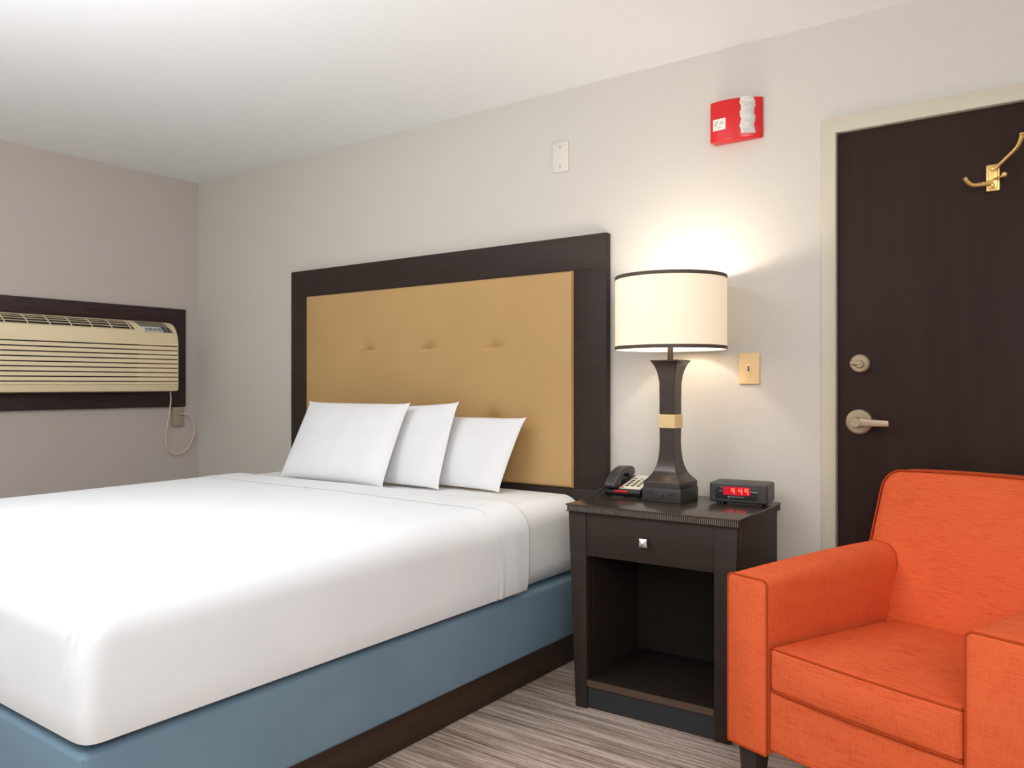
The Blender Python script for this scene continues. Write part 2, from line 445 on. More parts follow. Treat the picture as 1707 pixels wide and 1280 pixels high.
# top vent on the curved shoulder
def shoulder(t, off):
    x, z = curve(t); a = t*pi/2
    return (x+off*cos(a)*1.0, z+off*sin(a))
def strip(bm, ya, yb, t0, t1, off, mi=0, n=5, skew=0):
    rings = []
    for i in range(n+1):
        t = t0+(t1-t0)*i/n; p = shoulder(t, off); q = shoulder(t, -.004)
        s = skew*(i/n)
        rings.append([(q[0], ya-s, q[1]), (p[0], ya-s, p[1]), (p[0], yb-s, p[1]), (q[0], yb-s, q[1])])
    return loft(bm, rings, mi=mi)
b = nb(); strip(b, .03, .838, .36, .80, .0012, 0, 6, .035); vent = obj('top_vent', b, 'beige_dark', ac, smooth=0)
b = nb()
for k in range(5):
    t_ = .36+.44*(k+.0)/4.6; strip(b, .03-.035*(t_-.36)/.44, .838-.035*(t_-.36)/.44, t_, t_+.016, .003)
for k in range(8):
    yy = .045+.110*k; strip(b, yy-.0025, yy+.0025, .36, .80, .0036, skew=.02)
obj('vent_bars', b, 'beige', vent, smooth=0)
b = nb(); strip(b, .895, 1.072, .32, .80, .0012, 0, 6, .045); cp = obj('control_panel', b, 'cp_grey', ac, smooth=0)
b = nb(); strip(b, .890, 1.010, .33, .50, .0022, 0, 3, .012); kp = obj('button_strip', b, 'cp_white', cp, smooth=0)
b = nb()
for k in range(11):
    yy = .900+.0095*k; strip(b, yy, yy+(.0045 if k % 3 else .006), .36, .46, .0030)
obj('button_marks', b, 'cp_ink', kp, smooth=0)
b = nb(); strip(b, 1.014, 1.032, .33, .52, .0024, 0, 3, .012); strip(b, 1.042, 1.058, .33, .50, .0024, 0, 3, .012); obj('control_knobs', b, 'cp_ink', cp, smooth=0)
# cord from its underside, looping to the wall socket
def acl(y, z, x=.03): return (x, y-1.615, z)
b = nb(); tube(b, [acl(2.712, 1.112, .05), acl(2.713, 1.05, .055), acl(2.705, .968, .05), acl(2.694, .852, .04), acl(2.700, .770, .035), acl(2.735, .730, .035), acl(2.790, .722, .035), acl(2.848, .765, .035), acl(2.884, .857, .035), acl(2.866, .925, .036), acl(2.826, .962, .036), acl(2.792, .966, .030)], .0045, 8)
obj('power_cord', b, 'cord', ac, smooth=60)
out = thing('wall_socket', 'taupe surface socket box under the air conditioner frame, in the wall corner', 'socket', (XL, 2.785, .95))
b = nb(); box(b, .0005, .022, -.036, .036, -.060, .058, .004, 2); obj('socket_cover', b, 'outlet', out)
b = nb(); lathe(b, [(.0, 0), (.006, 0), (.006, .003), (.0, .003)], 12, (0, 0, 0))
for v in b.verts: v.co = Vector((.0215+v.co.z, v.co.x+.018, v.co.y+.014))
obj('socket_opening', b, 'hole_shade', out)

# ================================================================== headboard
hb = thing('headboard', 'wide headboard with gold tufted panel in a dark espresso frame', 'headboard', (-2.6425, D, 0))
HW, HZ0, HZ1 = 1.0035, .52, 1.773
px0, px1, pz0, pz1 = -.862, .848, .709, 1.629
yF, yB = -.038, -.001
b = nb(); box(b, -HW, HW, yF, yB, pz1, HZ1, .0015); obj('top_rail', b, 'espresso', hb)
b = nb(); box(b, -HW, HW, yF, yB, HZ0, pz0, .0015); obj('bottom_rail', b, 'espresso', hb)
b = nb(); box(b, -HW, px0, yF, yB, pz0, pz1, .0012); obj('side_stile', b, 'espresso', hb)
b = nb(); box(b, px1, HW, yF, yB, pz0, pz1, .0012); obj('side_stile', b, 'espresso', hb)
tufts = [(-3.035+2.6425, 1.327), (-2.626+2.6425, 1.325), (-2.218+2.6425, 1.322), (-2.626+2.6425, 1.0), (-2.226+2.6425, .998), (-3.035+2.6425, 1.0)]
b = nb(); nx, nz = 150, 90; G = {}
def pad(x, z):
    ex = min(x-px0, px1-x); ez = min(z-pz0, pz1-z); e = max(0., min(ex, ez))
    r = .014; d = .020*math.sqrt(max(0, 1-(1-min(e/r, 1))**2))+.006*(1-math.exp(-e/.12))
    for tx, tz in tufts:
        dz_ = z-tz+.10*(x-tx)**2*0
        wx = math.exp(-((x-tx)/.052)**2)
        if dz_ > 0: g = .026*math.exp(-dz_/.036)
        else: g = .026*math.exp(dz_/.0050)-.005*math.exp(-((dz_+.022)/.016)**2)
        d -= g*wx
    return d
def warp(i, n, a, c):                 # finer near both ends
    t = i/n; return a+(c-a)*t
xs = [px0+.002*i for i in range(8)]+[px0+.016+(px1-px0-.032)*i/nx for i in range(nx+1)]+[px1-.014+.002*i for i in range(8)]
zs = [pz0+.002*i for i in range(8)]+[pz0+.016+(pz1-pz0-.032)*i/nz for i in range(nz+1)]+[pz1-.014+.002*i for i in range(8)]
zt = []
for z in zs:
    zt.append(z)
for tz in (1.325, .999):
    for k in range(-12, 9): zt.append(tz+k*.0016)
zs = sorted(set(round(z, 5) for z in zt))
vs = [[b.verts.new((x, yF+.004-pad(x, z), z)) for x in xs] for z in zs]
for j in range(len(zs)-1):
    for i in range(len(xs)-1): b.faces.new((vs[j][i], vs[j][i+1], vs[j+1][i+1], vs[j+1][i]))
per = vs[0]+[r[-1] for r in vs[1:]]+vs[-1][-2::-1]+[r[0] for r in vs[-2:0:-1]]
bk = [b.verts.new((v.co.x, yB-.001, v.co.z)) for v in per]
for i in range(len(per)):
    j = (i+1) % len(per); b.faces.new((per[i], per[j], bk[j], bk[i]))
obj('padded_panel', b, 'gold', hb, smooth=80)

# ================================================================== bed
bed = thing('platform_bed', 'blue upholstered bed platform on a dark recessed plinth', 'bed', (-2.65, 1.85, FL))
BX0, BX1, BY0, BY1 = -3.575+2.65, -1.730+2.65, .828-1.85, 2.885-1.85
b = nb(); rbox(b, (BX0, BX1, BY0, BY1, .128-FL, .366-FL), (.022, .022, .016), (5, 5, 5), (10, 10, 4)); ub = obj('upholstered_box', b, 'blue', bed, smooth=60)
b = nb(); tube(b, [(BX1-.0065, BY0+.0065, .366-FL-.012), (BX1-.0065, BY0+.0065, .128-FL+.012)], .002, 6, 1); obj('corner_seam', b, 'blue', ub)
b = nb(); box(b, BX0+.03, BX1-.018, BY0+.06, BY1-.01, 0, .132-FL, .002); obj('plinth', b, 'plinth', bed)

mt = nb(); rbox(mt, (-3.555, -1.730, .93, 2.883, .368, .690), (.085, .05, .085), (8, 6, 8), (14, 14, 6))
tag(obj('mattress', mt, 'white2', smooth=80), 'mattress in a white fitted sheet, bare side showing beside the headboard', 'mattress')

BLX0, BLX1, BLY0, BLZ0, BLZ1 = -3.578, -1.712, .822, .370, .702
def bl_shape(c, grow=0.):
    x, y, z = c
    # soft crown on the top, slight belly on the sides
    cx = (x-(BLX0+BLX1)/2)/((BLX1-BLX0)/2)
    if z > .6: z += .006*max(0, 1-cx*cx)+.0012*sin(x*7+y*3)
    side = max(0., min(1, (z-BLZ0)/(BLZ1-BLZ0)))
    belly = sin(pi*side)
    if x > BLX1-.05: x += .004*belly*(1+.6*sin(y*2.3+.5))
    if y < BLY0+.05: y -= .006*belly
    # hem wavers a little
    if z < BLZ0+.08:
        k = min(1, (BLZ0+.08-z)/.08)**2
        if x > BLX1-.06: x -= .010*k
        if y < BLY0+.06: y += .012*k
    # the corner squares up towards the hem, with a tucked pleat on it
    for sx, ex in ((1, BLX1), (-1, BLX0)):
        qx, qy = ex-sx*.11, BLY0+.075
        dx_, dy_ = (c.x-qx)*sx/.11, (qy-c.y)/.075
        if dx_ > 0 and dy_ > 0 and z < BLZ1:
            k = min(1, max(0, (BLZ1-.03-z)/.22)); p_ = 2+3.2*k
            rr_ = math.hypot(dx_, dy_)
            if rr_ > .2:
                m_ = (dx_/rr_)**p_+(dy_/rr_)**p_
                g_ = m_**(-1/p_)
                x += sx*.11*dx_*(g_-1); y -= .075*dy_*(g_-1)
                if sx > 0:
                    s_ = (.665-z)/.17
                    if 0 < s_ < 1:
                        for xa, xb, dep, wd in ((.040, .050, .0085, .007), (.022, .022, .0075, .005)):
                            gx = ex-xa-xb*s_**1.3
                            q_ = dep*sin(pi*s_**.6)*math.exp(-((x-gx)/wd)**2)
                            x -= q_*.7; y += q_*.7
    # little gathers low on the side near the folded band
    if x > BLX1-.03 and z < .56 and 1.95 < y < 2.40:
        k = math.exp(-((y-2.24)/.07)**2)*max(0, (.56-z)/.2)
        x += .0035*k*sin(y*150+z*12)
    return Vector((x, y, z))
b = nb(); rbox(b, (BLX0, BLX1, BLY0, 2.43, BLZ0-.13, BLZ1), (.11, .075, .105), (22, 22, 18), (40, 70, 30), skip=('+y', '-z'), fn=bl_shape)
# cut the open end flat: keep the shell inside 2.40
bmesh.ops.bisect_plane(b, geom=b.verts[:]+b.edges[:]+b.faces[:], plane_co=(0, 2.34, 0), plane_no=(0, 1, 0), clear_outer=True)
bmesh.ops.bisect_plane(b, geom=b.verts[:]+b.edges[:]+b.faces[:], plane_co=(0, 0, .3860), plane_no=(0, 0, -1), clear_outer=True)
cov = tag(obj('bed_cover', b, 'white', smooth=80), 'smooth white bed cover drawn over the mattress down to the base', 'bed cover')
def band_shape(c):
    v = bl_shape(c); x, y, z = c
    if x > BLX1-.02 and z < .6: v.x += .0015*sin(y*60+z*9)*.5
    return v
b = nb(); rbox(b, (BLX0-.002, BLX1+.002, 2.05, 2.60, BLZ0-.13, BLZ1+.0022), (.11, .08, .105), (12, 6, 12), (40, 60, 22), skip=('+y', '-z', '-y'), fn=band_shape)
for co, no in (((0, 2.44, 0), (0, 1, 0)), ((0, 2.245, 0), (0, -1, 0)), ((0, 0, .3850), (0, 0, -1))):
    bmesh.ops.bisect_plane(b, geom=b.verts[:]+b.edges[:]+b.faces[:], plane_co=co, plane_no=no, clear_outer=True)
o = obj('folded_band', b, 'white', cov, smooth=80)
md = o.modifiers.new('thick', 'SOLIDIFY'); md.thickness = .0008; md.offset = -1; md.use_rim = True
md = cov.modifiers.new('thick', 'SOLIDIFY'); md.thickness = .003; md.offset = -1; md.use_rim = True

# ------------------------------------------------------------------ pillows
M['pillow'] = add_noise(mat('pillow_cotton', (230, 230, 232), .88, spec=.1), 6, c0=(226, 226, 228), c1=(231, 231, 232), bump=.05, dist=.001, bscale=350)
def pillow(label, TL, TR, BL, BR, th=.060):
    TL, TR, BL, BR = map(Vector, (TL, TR, BL, BR))
    org = (BL+BR)/2
    nrm = (BR-BL).cross(TL-BL).normalized()       # towards the headboard or the room; fixed below
    if nrm.y > 0: nrm = -nrm
    b = nb(); n = 40
    def S(u, v, s):
        # edges draw in a little between the pointed corners
        uu = u*(1-.026*(1-v**10)-.014*(1-v*v)); vv = v*(1-.034*(1-u**14)-.016*(1-u*u))
        a, c = (uu+1)/2, (vv+1)/2
        p = BL*(1-a)*(1-c)+BR*a*(1-c)+TL*(1-a)*c+TR*a*c
        e = (1-abs(u)**2.6)*(1-abs(v)**2.6)
        h = th*max(0, e)**.55*(1+.10*sin(2.1*u+1.3*v))
        h *= 1-.16*v                                  # heavier at the bottom
        return p+nrm*h*(s if s > 0 else s*.42)-org
    W_ = lambda i: -cos(pi*i/n)*.65+(2*i/n-1)*.35
    F = [[b.verts.new(S(W_(i), W_(j), 1)) for i in range(n+1)] for j in range(n+1)]
    K = [[F[j][i] if i in (0, n) or j in (0, n) else b.verts.new(S(W_(i), W_(j), -1)) for i in range(n+1)] for j in range(n+1)]
    for j in range(n):
        for i in range(n):
            b.faces.new((F[j][i], F[j][i+1], F[j+1][i+1], F[j+1][i]))
            b.faces.new((K[j][i], K[j+1][i], K[j+1][i+1], K[j][i+1]))
    o = obj('pillow', b, 'pillow', smooth=75, loc=org)
    return tag(o, label, 'pillow', 'white pillows leaning on the headboard')
pillow('white pillow at the front of the three, leftmost on the bed', (-3.215, 2.665, 1.066), (-2.515, 2.66, 1.066), (-3.215, 2.475, .695), (-2.508, 2.475, .695), .056)
pillow('middle white pillow, half hidden behind the front one', (-2.98, 2.725, 1.035), (-2.296, 2.74, 1.072), (-2.97, 2.585, .695), (-2.290, 2.595, .695), .036)
pillow('rear white pillow nearest the lamp, leaning on the gold panel', (-2.66, 2.80, 1.008), (-1.972, 2.80, 1.008), (-2.68, 2.69, .695), (-2.030, 2.682, .695), .036)

# ================================================================== nightstand
ns = thing('nightstand', 'dark espresso nightstand with one drawer above an open shelf', 'nightstand', (-1.528, 2.407, FL), RD(2.1))
L = lambda z: z-FL
NW, ND = .624, .455
b = nb(); box(b, 0, NW, 0, ND, L(.7218), L(.7275), .0012); obj('top', b, 'ns_top', ns)
b = nb(); box(b, .003, NW-.003, .004, ND-.004, L(.7010), L(.7219), mi=1); box(b, .003, NW-.003, .0015, .005, L(.7010), L(.7042)); box(b, NW-.006, NW-.002, .0025, ND-.004, L(.7012), L(.7219))  # black backing paints the shade between the dentils
nd = 96
for k in range(nd):
    x = .004+(NW-.008)*(k+.5)/nd; box(b, x-.0014, x+.0014, .0005, .0045, L(.7040), L(.7219), mi=2)
obj('dentil_trim', b, ['espresso', 'hole_shade', 'rib'], ns, smooth=0)
Y0 = .012
def leg(x0t, x1t, x0b, x1b, ya, yb):
    b = nb(); hexa(b, [(x0b, ya, 0), (x1b, ya, 0), (x1b, yb, 0), (x0b, yb, 0), (x0t, ya, L(.7012)), (x1t, ya, L(.7012)), (x1t, yb, L(.7012)), (x0t, yb, L(.7012))], .0012)
    obj('leg', b, 'espresso', ns)
leg(.005, .0745, .034, .0785, Y0, Y0+.045); leg(.5375, .614, .5375, .588, Y0, Y0+.045)
leg(.010, .05, .034, .05, ND-.05, ND-.008); leg(.569, .6105, .569, .588, ND-.05, ND-.008)
for sx in (0, 1):
    xa, xb = ((.008, .0775), (.5385, .6115))[sx]
    b = nb(); box(b, xa+.001, xb, Y0+.0455, ND-.006, L(.060), L(.7010)); obj('side_panel', b, 'espresso', ns)
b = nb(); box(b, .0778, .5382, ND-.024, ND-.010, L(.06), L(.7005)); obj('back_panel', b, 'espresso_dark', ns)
b = nb(); box(b, .0790, .5365, Y0+.008, Y0+.026, L(.020), L(.0910)); obj('base_rail', b, 'base_rail', ns)
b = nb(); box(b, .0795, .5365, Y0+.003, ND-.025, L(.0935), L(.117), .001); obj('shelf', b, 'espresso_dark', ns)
b = nb(); box(b, .0795, .5365, Y0+.0005, Y0+.0032, L(.0935), L(.1165)); obj('shelf_edge', b, 'shelf_edge', ns, label='worn brown front edge of shelf')
for xa, xb in ((.0745, .0785), (.533, .537)): pass
b = nb(); box(b, .0762, .5360, Y0+.003, Y0+.020, L(.5495), L(.6995), .001); dr = obj('drawer', b, 'espresso', ns)
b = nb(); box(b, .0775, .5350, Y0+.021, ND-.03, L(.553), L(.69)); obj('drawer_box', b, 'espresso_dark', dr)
b = nb(); kx, kz, k2 = .3005, L(.6205), .0145
box(b, kx-.007, kx+.007, Y0-.010, Y0+.003, kz-.007, kz+.007)
hexa(b, [(kx-k2, Y0-.018, kz-k2), (kx+k2, Y0-.018, kz-k2), (kx+k2*.9, Y0-.009, kz-k2*.9), (kx-k2*.9, Y0-.009, kz-k2*.9),
         (kx-k2, Y0-.018, kz+k2), (kx+k2, Y0-.018, kz+k2), (kx+k2*.9, Y0-.009, kz+k2*.9), (kx-k2*.9, Y0-.009, kz+k2*.9)], .0008)
t = bmesh.new()
q = [t.verts.new((kx+sx*k2*.82, Y0-.0182, kz+sz*k2*.82)) for sx, sz in ((-1, -1), (1, -1), (1, 1), (-1, 1))]; ap = t.verts.new((kx, Y0-.025, kz))
for i in range(4): t.faces.new((q[i], q[(i+1) % 4], ap))
merge(b, t)
obj('knob', b, 'chrome', dr, smooth=0, label='square chrome knob')
TOP = .7275

# ================================================================== table lamp
LX, LY = -1.266, 2.706
lamp = thing('table_lamp', 'dark bronze flared table lamp with a lit cream drum shade', 'lamp', (LX, LY, TOP), RD(-1))
def sq(h, z, ch=.0025):
    return [(-h+ch, -h, z), (h-ch, -h, z), (h, -h+ch, z), (h, h-ch, z), (h-ch, h, z), (-h+ch, h, z), (-h, h-ch, z), (-h, -h+ch, z)]
b = nb(); box(b, -.0755, .0755, -.0755, .0755, 0, .049, .003, 2); base = obj('socket_base', b, 'charcoal', lamp)
fy = -.0755
for cx in (-.050, .044):
    b = nb(); box(b, cx-.018, cx+.018, fy-.002, fy+.001, .010, .040, .0008)
    for (ex, ez) in ((-.008, .030), (.008, .030), (0, .017)):
        box(b, cx+ex-.0016, cx+ex+.0016, fy-.0024, fy-.001, ez-.004, ez+.004, mi=1)
    obj('power_socket', b, ['dark', 'hole_shade'], base, smooth=0)
b = nb(); box(b, -.012, .010, fy-.004, fy+.001, .014, .036, .001); obj('base_switch', b, 'dark', base)
b = nb()
pr = [(.0725, .0492), (.0725, .070), (.0705, .073), (.060, .084), (.051, .096), (.044, .110), (.038, .128), (.0335, .150), (.0305, .180), (.0292, .215), (.0300, .262),
      (.0300, .315), (.0300, .365), (.0304, .395), (.0305, .425), (.0335, .450), (.038, .471), (.044, .488), (.0505, .500), (.0535, .5035), (.0545, .5045), (.0545, .5095)]
def fine(prof, k=4):
    out = []
    P = [Vector((a, c, 0)) for a, c in prof]
    return prof
loft(b, [sq(h, z) for h, z in pr]); obj('column', b, 'bronze', lamp, smooth=35)
b = nb(); loft(b, [sq(.0325, .263), sq(.0338, .2645), sq(.0338, .3105), sq(.0325, .312)]); obj('column_band', b, 'band', lamp, label='cream gold band around the column')
b = nb(); lathe(b, [(.0, .509), (.0105, .509), (.0105, .60), (.014, .602), (.014, .64), (.0, .64)], 24); obj('neck', b, 'bronze', lamp, smooth=40)
b = nb(); ball(b, (0, 0, .685), .034, 24, 1.35); obj('bulb', b, 'bulb', lamp, smooth=80)
# drum shade: a thin open shell with dark trim bands and a wire spider
SR, SZ0, SZ1 = .2000, .5475, .8115
b = nb(); n = 96
def ring(r, z): return [(r*cos(2*pi*i/n), r*sin(2*pi*i/n), z) for i in range(n)]
rs = [ring(SR, SZ0), ring(SR, SZ1), ring(SR-.002, SZ1), ring(SR-.002, SZ0), ring(SR, SZ0)]
loft(b, rs, cap=False); bmesh.ops.remove_doubles(b, verts=b.verts, dist=1e-6)
shade = obj('lamp_shade', b, 'shade', lamp, smooth=40)
for za, zb in ((SZ0-.001, SZ0+.0115), (SZ1-.0115, SZ1+.001)):
    b = nb(); loft(b, [ring(SR+.0012, za), ring(SR+.0012, zb), ring(SR-.0004, zb), ring(SR-.0004, za), ring(SR+.0012, za)], cap=False)
    bmesh.ops.remove_doubles(b, verts=b.verts, dist=1e-6); obj('trim_band', b, 'shade_trim', shade, smooth=40)
b = nb()
for k in range(3):
    a = 2*pi*k/3+.4; tube(b, [(.012*cos(a), .012*sin(a), .78), (.1*cos(a), .1*sin(a), .785), ((SR-.003)*cos(a), (SR-.003)*sin(a), SZ1-.004)], .0018, 6, 3)
lathe(b, [(.013, .775), (.016, .778), (.016, .784), (.0, .784)], 16)
tube(b, [(.012, 0, .635), (.055, 0, .67), (.055, 0, .74), (.008, 0, .778)], .0016, 6); tube(b, [(-.012, 0, .635), (-.055, 0, .67), (-.055, 0, .74), (-.008, 0, .778)], .0016, 6)
obj('shade_spider', b, 'bronze', shade)

# ================================================================== telephone
ph = thing('telephone', 'black corded desk telephone beside the lamp, handset on its cradle', 'telephone', (-1.512, 2.655, TOP), RD(7))
PW, PD, h0, h1 = .142, .205, .030, .062
b = nb()
prism(b, [(0.004, .004), (PD, .004), (PD, h1-.006), (PD-.006, h1), (.004, h0), (-.004, h0-.010), (-.002, .010)], 'x', 0, PW, .0025)
obj('phone_body', b, 'black', ph)
for x in (.012, PW-.012):
    for y in (.02, PD-.02):
        b = nb(); lathe(b, [(.0, 0), (.006, 0), (.006, .006), (.0, .006)], 10, (x, y, 0)); obj('rubber_foot', b, 'black', ph)
sl = math.atan2(h1-h0, PD-.010)
SM = Matrix.Translation((0, .004, h0)) @ Matrix.Rotation(sl, 4, 'X')
def pbox(bm, x0, x1, s0, s1, t0, t1, bev=0, mi=0):
    t = bmesh.new(); box(t, x0, x1, s0, s1, t0, t1, bev); return merge(bm, t, mi, SM)
b = nb(); pbox(b, .056, .138, .006, .192, -.001, .0016, .0006); fp = obj('face_plate', b, 'phone_plate', ph)
for r_ in range(4):
    for c_ in range(3):
        x, s = .074+.022*c_, .040+.023*r_
        b = nb(); pbox(b, x-.0085, x+.0085, s-.0085, s+.0085, .0012, .0022, mi=1); pbox(b, x-.0065, x+.0065, s-.0060, s+.0060, .0018, .0042, .001)
        obj('phone_button', b, ['phone_key', 'phone_key_rim'], fp, smooth=0)
for c_ in range(3):
    b = nb(); pbox(b, .066+.024*c_, .080+.024*c_, .136, .141, .0012, .0032); obj('feature_button', b, 'phone_key', fp, smooth=0)
b = nb(); pbox(b, .060, .070, .012, .020, .0012, .0034, .0006); obj('message_button', b, 'phone_red', fp, label='red button')
b = nb(); box(b, .040, .096, -.0062, -.001, h0-.012, h0-.0035, .001)
for v in b.verts: pass
obj('message_light', b, 'phone_red', ph, label='red light strip on the front edge')
b = nb(); t = bmesh.new()
hs = [(-.012, .004), (.040, .004), (.050, .010), (.062, .026), (.100, .033), (.130, .026), (.142, .010), (.150, .004), (.198, .004), (.204, .012), (.198, .032), (.176, .043), (.140, .052), (.100, .055), (.055, .050), (.015, .036), (-.010, .024), (-.016, .014)]
prism(t, hs, 'x', .004, .048, .005, seg=3); merge(b, t, 0, SM); obj('handset', b, 'dark', ph, smooth=40)
b = nb(); pts = []
path = smooth_path([(.006, -.012, .030), (-.012, -.030, .020), (-.020, -.040, .008), (-.010, -.060, .006), (.012, -.072, .006)], 40)
for i, p in enumerate(path):
    a = i*.62; pts.append(p+Vector((.0045*cos(a), 0, .0045*sin(a))))
tube(b, pts, .0012, 5, smooth=False); obj('coiled_cord', b, 'black', ph, smooth=60)

# ================================================================== alarm clock
ck = thing('alarm_clock', 'dark grey alarm clock radio with red digits reading 9:49', 'alarm clock', (-1.120, 2.712, TOP), RD(6.5))
CW, CD, CZ0, CZ1 = .201, .125, .007, .0765
b = nb(); rbox(b, (0, CW, 0, CD, CZ0, CZ1), (.012, .010, .007), (6, 6, 5), (6, 4, 4)); body = obj('clock_body', b, 'charcoal', ck, smooth=45)
for x in (.03, CW-.03):
    for y in (.02, CD-.02):
        b = nb(); lathe(b, [(.0, 0), (.008, 0), (.008, .008), (.0, .008)], 12, (x, y, 0)); obj('rubber_foot', b, 'black', ck)
b = nb(); box(b, .022, .168, -.0012, .004, .0195, .0655, .0012); dp = obj('display_panel', b, 'black', ck)
b = nb(); box(b, .050, .143, -.0018, 0, .0345, .0635); wn = obj('display_window', b, 'clock_win', dp, smooth=0)
def seg(bm, cx, cz, on, w=.0118, h=.0195, t=.0024, y=-.0026):
    x0, x1, zb, zm, zt = cx-w/2, cx+w/2, cz-h/2, cz, cz+h/2
    S = {'a': (x0, x1, zt-t, zt), 'g': (x0, x1, zm-t/2, zm+t/2), 'd': (x0, x1, zb, zb+t), 'f': (x0, x0+t, zm, zt), 'b': (x1-t, x1, zm, zt), 'e': (x0, x0+t, zb, zm), 'c': (x1-t, x1, zb, zm)}
    for k in on:
        a, c, e, f = S[k]; box(bm, a, c, y, y+.001, e, f)
for cx, on in ((.0840, 'abcfgd'.replace('d', '')), (.1100, 'bcfg'), (.1310, 'abcfg')):
    b = nb(); seg(b, cx, .0490, on); obj('digit', b, 'digit', wn, smooth=0)
b = nb(); box(b, .0965, .0985, -.0026, -.0016, .0525, .0545); box(b, .0965, .0985, -.0026, -.0016, .0435, .0455); obj('colon', b, 'digit_dim', wn, smooth=0)
b = nb()
for k in range(9):
    x = .066+.0066*k
    box(b, x, x+.0012, -.0016, -.0008, .0268, .0305)
    if k % 2: box(b, x, x+.0038, -.0016, -.0008, .0268, .0278)
    else: box(b, x+.0026, x+.0038, -.0016, -.0008, .0268, .0305)
obj('dial_lettering', b, 'ink_white', dp, smooth=0)
b = nb(); box(b, .070, .0725, -.0016, -.0008, .0225, .0250); obj('indicator_dot', b, 'ink_white', dp, smooth=0)
for x, z in ((.027, .060), (.041, .0595), (.045, .0595)):
    b = nb(); box(b, x, x+.0022, -.0016, -.0008, z, z+.0024); obj('indicator_dot', b, 'ink_white', dp, smooth=0)
b = nb(); box(b, .036, .047, -.0016, -.0008, .0465, .0478); obj('alarm_mark', b, 'ink_white', dp, smooth=0)
b = nb(); box(b, .1445, .168, -.0018, -.0008, .0470, .0500); obj('tuning_bar', b, 'grey_bar', dp, smooth=0)
b = nb(); box(b, .045, .155, .012, .030, CZ1-.002, CZ1+.0016, .0012); obj('snooze_bar', b, 'dark', ck)
b = nb(); box(b, CW-.001, CW+.0006, .02, .11, .020, .0235); obj('side_slot', b, 'black', ck, smooth=0)

# ================================================================== armchair
ch = thing('armchair', 'orange woven armchair with piped edges in front of the door', 'armchair', (-.833, 2.145, FL), RD(-19.5))
wa, ws, ha, hsx, hbx = .130, .508, .630-FL, .443-FL, .168-FL
XT = wa*2+ws
def arm_section(y, w, z0, z1, ri, ro, x_off=0, flip=False, nseg=8):
    """outline in x-z of an arm: outer side at x=0, inner at x=w; ri inner top radius, ro outer top radius"""
    pts = [(0.004, z0), (w-.004, z0), (w, z0+.004)]
    for i in range(nseg+1):
        a = pi/2*i/nseg; pts.append((w-ri+ri*cos(a), z1-ri+ri*sin(a)))
    for i in range(nseg+1):
        a = pi/2+pi/2*i/nseg; pts.append((ro+ro*cos(a), z1-ro+ro*sin(a)))
    pts.append((0, z0+.004))
    if flip: pts = [(XT-x, z) for x, z in pts]
    return [(x+x_off, y, z) for x, z in pts]
for flip in (False, True):
    b = nb(); rings = []
    for y, ins in ((0, .006), (.002, .0025), (.006, 0)):
        s = arm_section(y, wa, hbx, ha, .016, .016, 0, flip)
        cx = wa/2 if not flip else XT-wa/2; cz = (hbx+ha)/2
        rings.append([(cx+(x-cx)*(1-ins*2/wa), yy, cz+(z-cz)*(1-ins*2/(ha-hbx))) for x, yy, z in s])
    for k in range(1, 19):
        t = k/18; y = .006+.70*t
        rise = .022*sin(min(1, t*1.1)*pi/2)
        rings.append(arm_section(y, wa-.006*t+.004*sin(pi*t), hbx+.004, ha+rise, .016+.050*min(1, t*1.3), .016+.022*t, 0, flip))
    loft(b, rings); am = obj('arm', b, 'orange', ch, smooth=60)
    s = arm_section(.003, wa, hbx, ha, .016, .016, 0, flip)
    loop = [Vector((x, .003, z)) for x, _, z in s]; loop.append(loop[0])
    b = nb(); tube(b, loop, .0029, 8, smooth=False); obj('piping', b, 'piping', am, smooth=60)
# front rail / seat deck
b = nb(); rbox(b, (wa+.001, XT-wa-.001, .010, .66, hbx+.012, hsx-.100), (.006, .012, .014), (3, 4, 4), (10, 10, 4)); obj('seat_rail', b, 'orange', ch, smooth=60)
# loose seat cushion
cx0, cx1, cy0, cy1, cz0, cz1 = wa+.006, XT-wa-.006, .004, .600, hsx-.098, hsx
def cush(c):
    x, y, z = c; u = (x-(cx0+cx1)/2)/((cx1-cx0)/2); v = (y-(cy0+cy1)/2)/((cy1-cy0)/2)
    if z > (cz0+cz1)/2: z += .012*max(0, 1-u**2)*max(0, 1-v**2)+.016*(1-v)/2
    if y < cy0+.03: y -= .012*max(0, 1-u*u)*sin(pi*max(0, min(1, (z-cz0)/(cz1-cz0))))*.7+.008*max(0, 1-u*u)
    x = (cx0+cx1)/2+(x-(cx0+cx1)/2)*(1-.03*max(0, v))
    return Vector((x, y, z))
b = nb(); rbox(b, (cx0, cx1, cy0, cy1, cz0, cz1), (.018, .014, .012), (5, 5, 5), (24, 20, 6), fn=cush); cu = obj('seat_cushion', b, 'orange', ch, smooth=60)
for z in (cz1-.003, cz0+.003):
    pts = []
    for i in range(25):
        x = cx0+.005+(cx1-cx0-.010)*i/24; u = (x-(cx0+cx1)/2)/((cx1-cx0)/2)
        pts.append(Vector((x, cy0+.0025-.008*max(0, 1-u*u), z+(.0170 if z > cz0+.01 else -.0015))))
    for k in range(1, 9):
        pts.append(Vector((cx1-.0025-.0015*k, cy0+.006+.06*k, z+(.0155*(1-k/10) if z > cz0+.01 else 0))))
    pts = [Vector((cx0+.0025+.0015*k, cy0+.006+.06*k, z+(.0155*(1-k/10) if z > cz0+.01 else 0))) for k in range(8, 0, -1)]+pts
    b = nb(); tube(b, pts, .0027, 8, smooth=False); obj('piping', b, 'piping', cu, smooth=60)
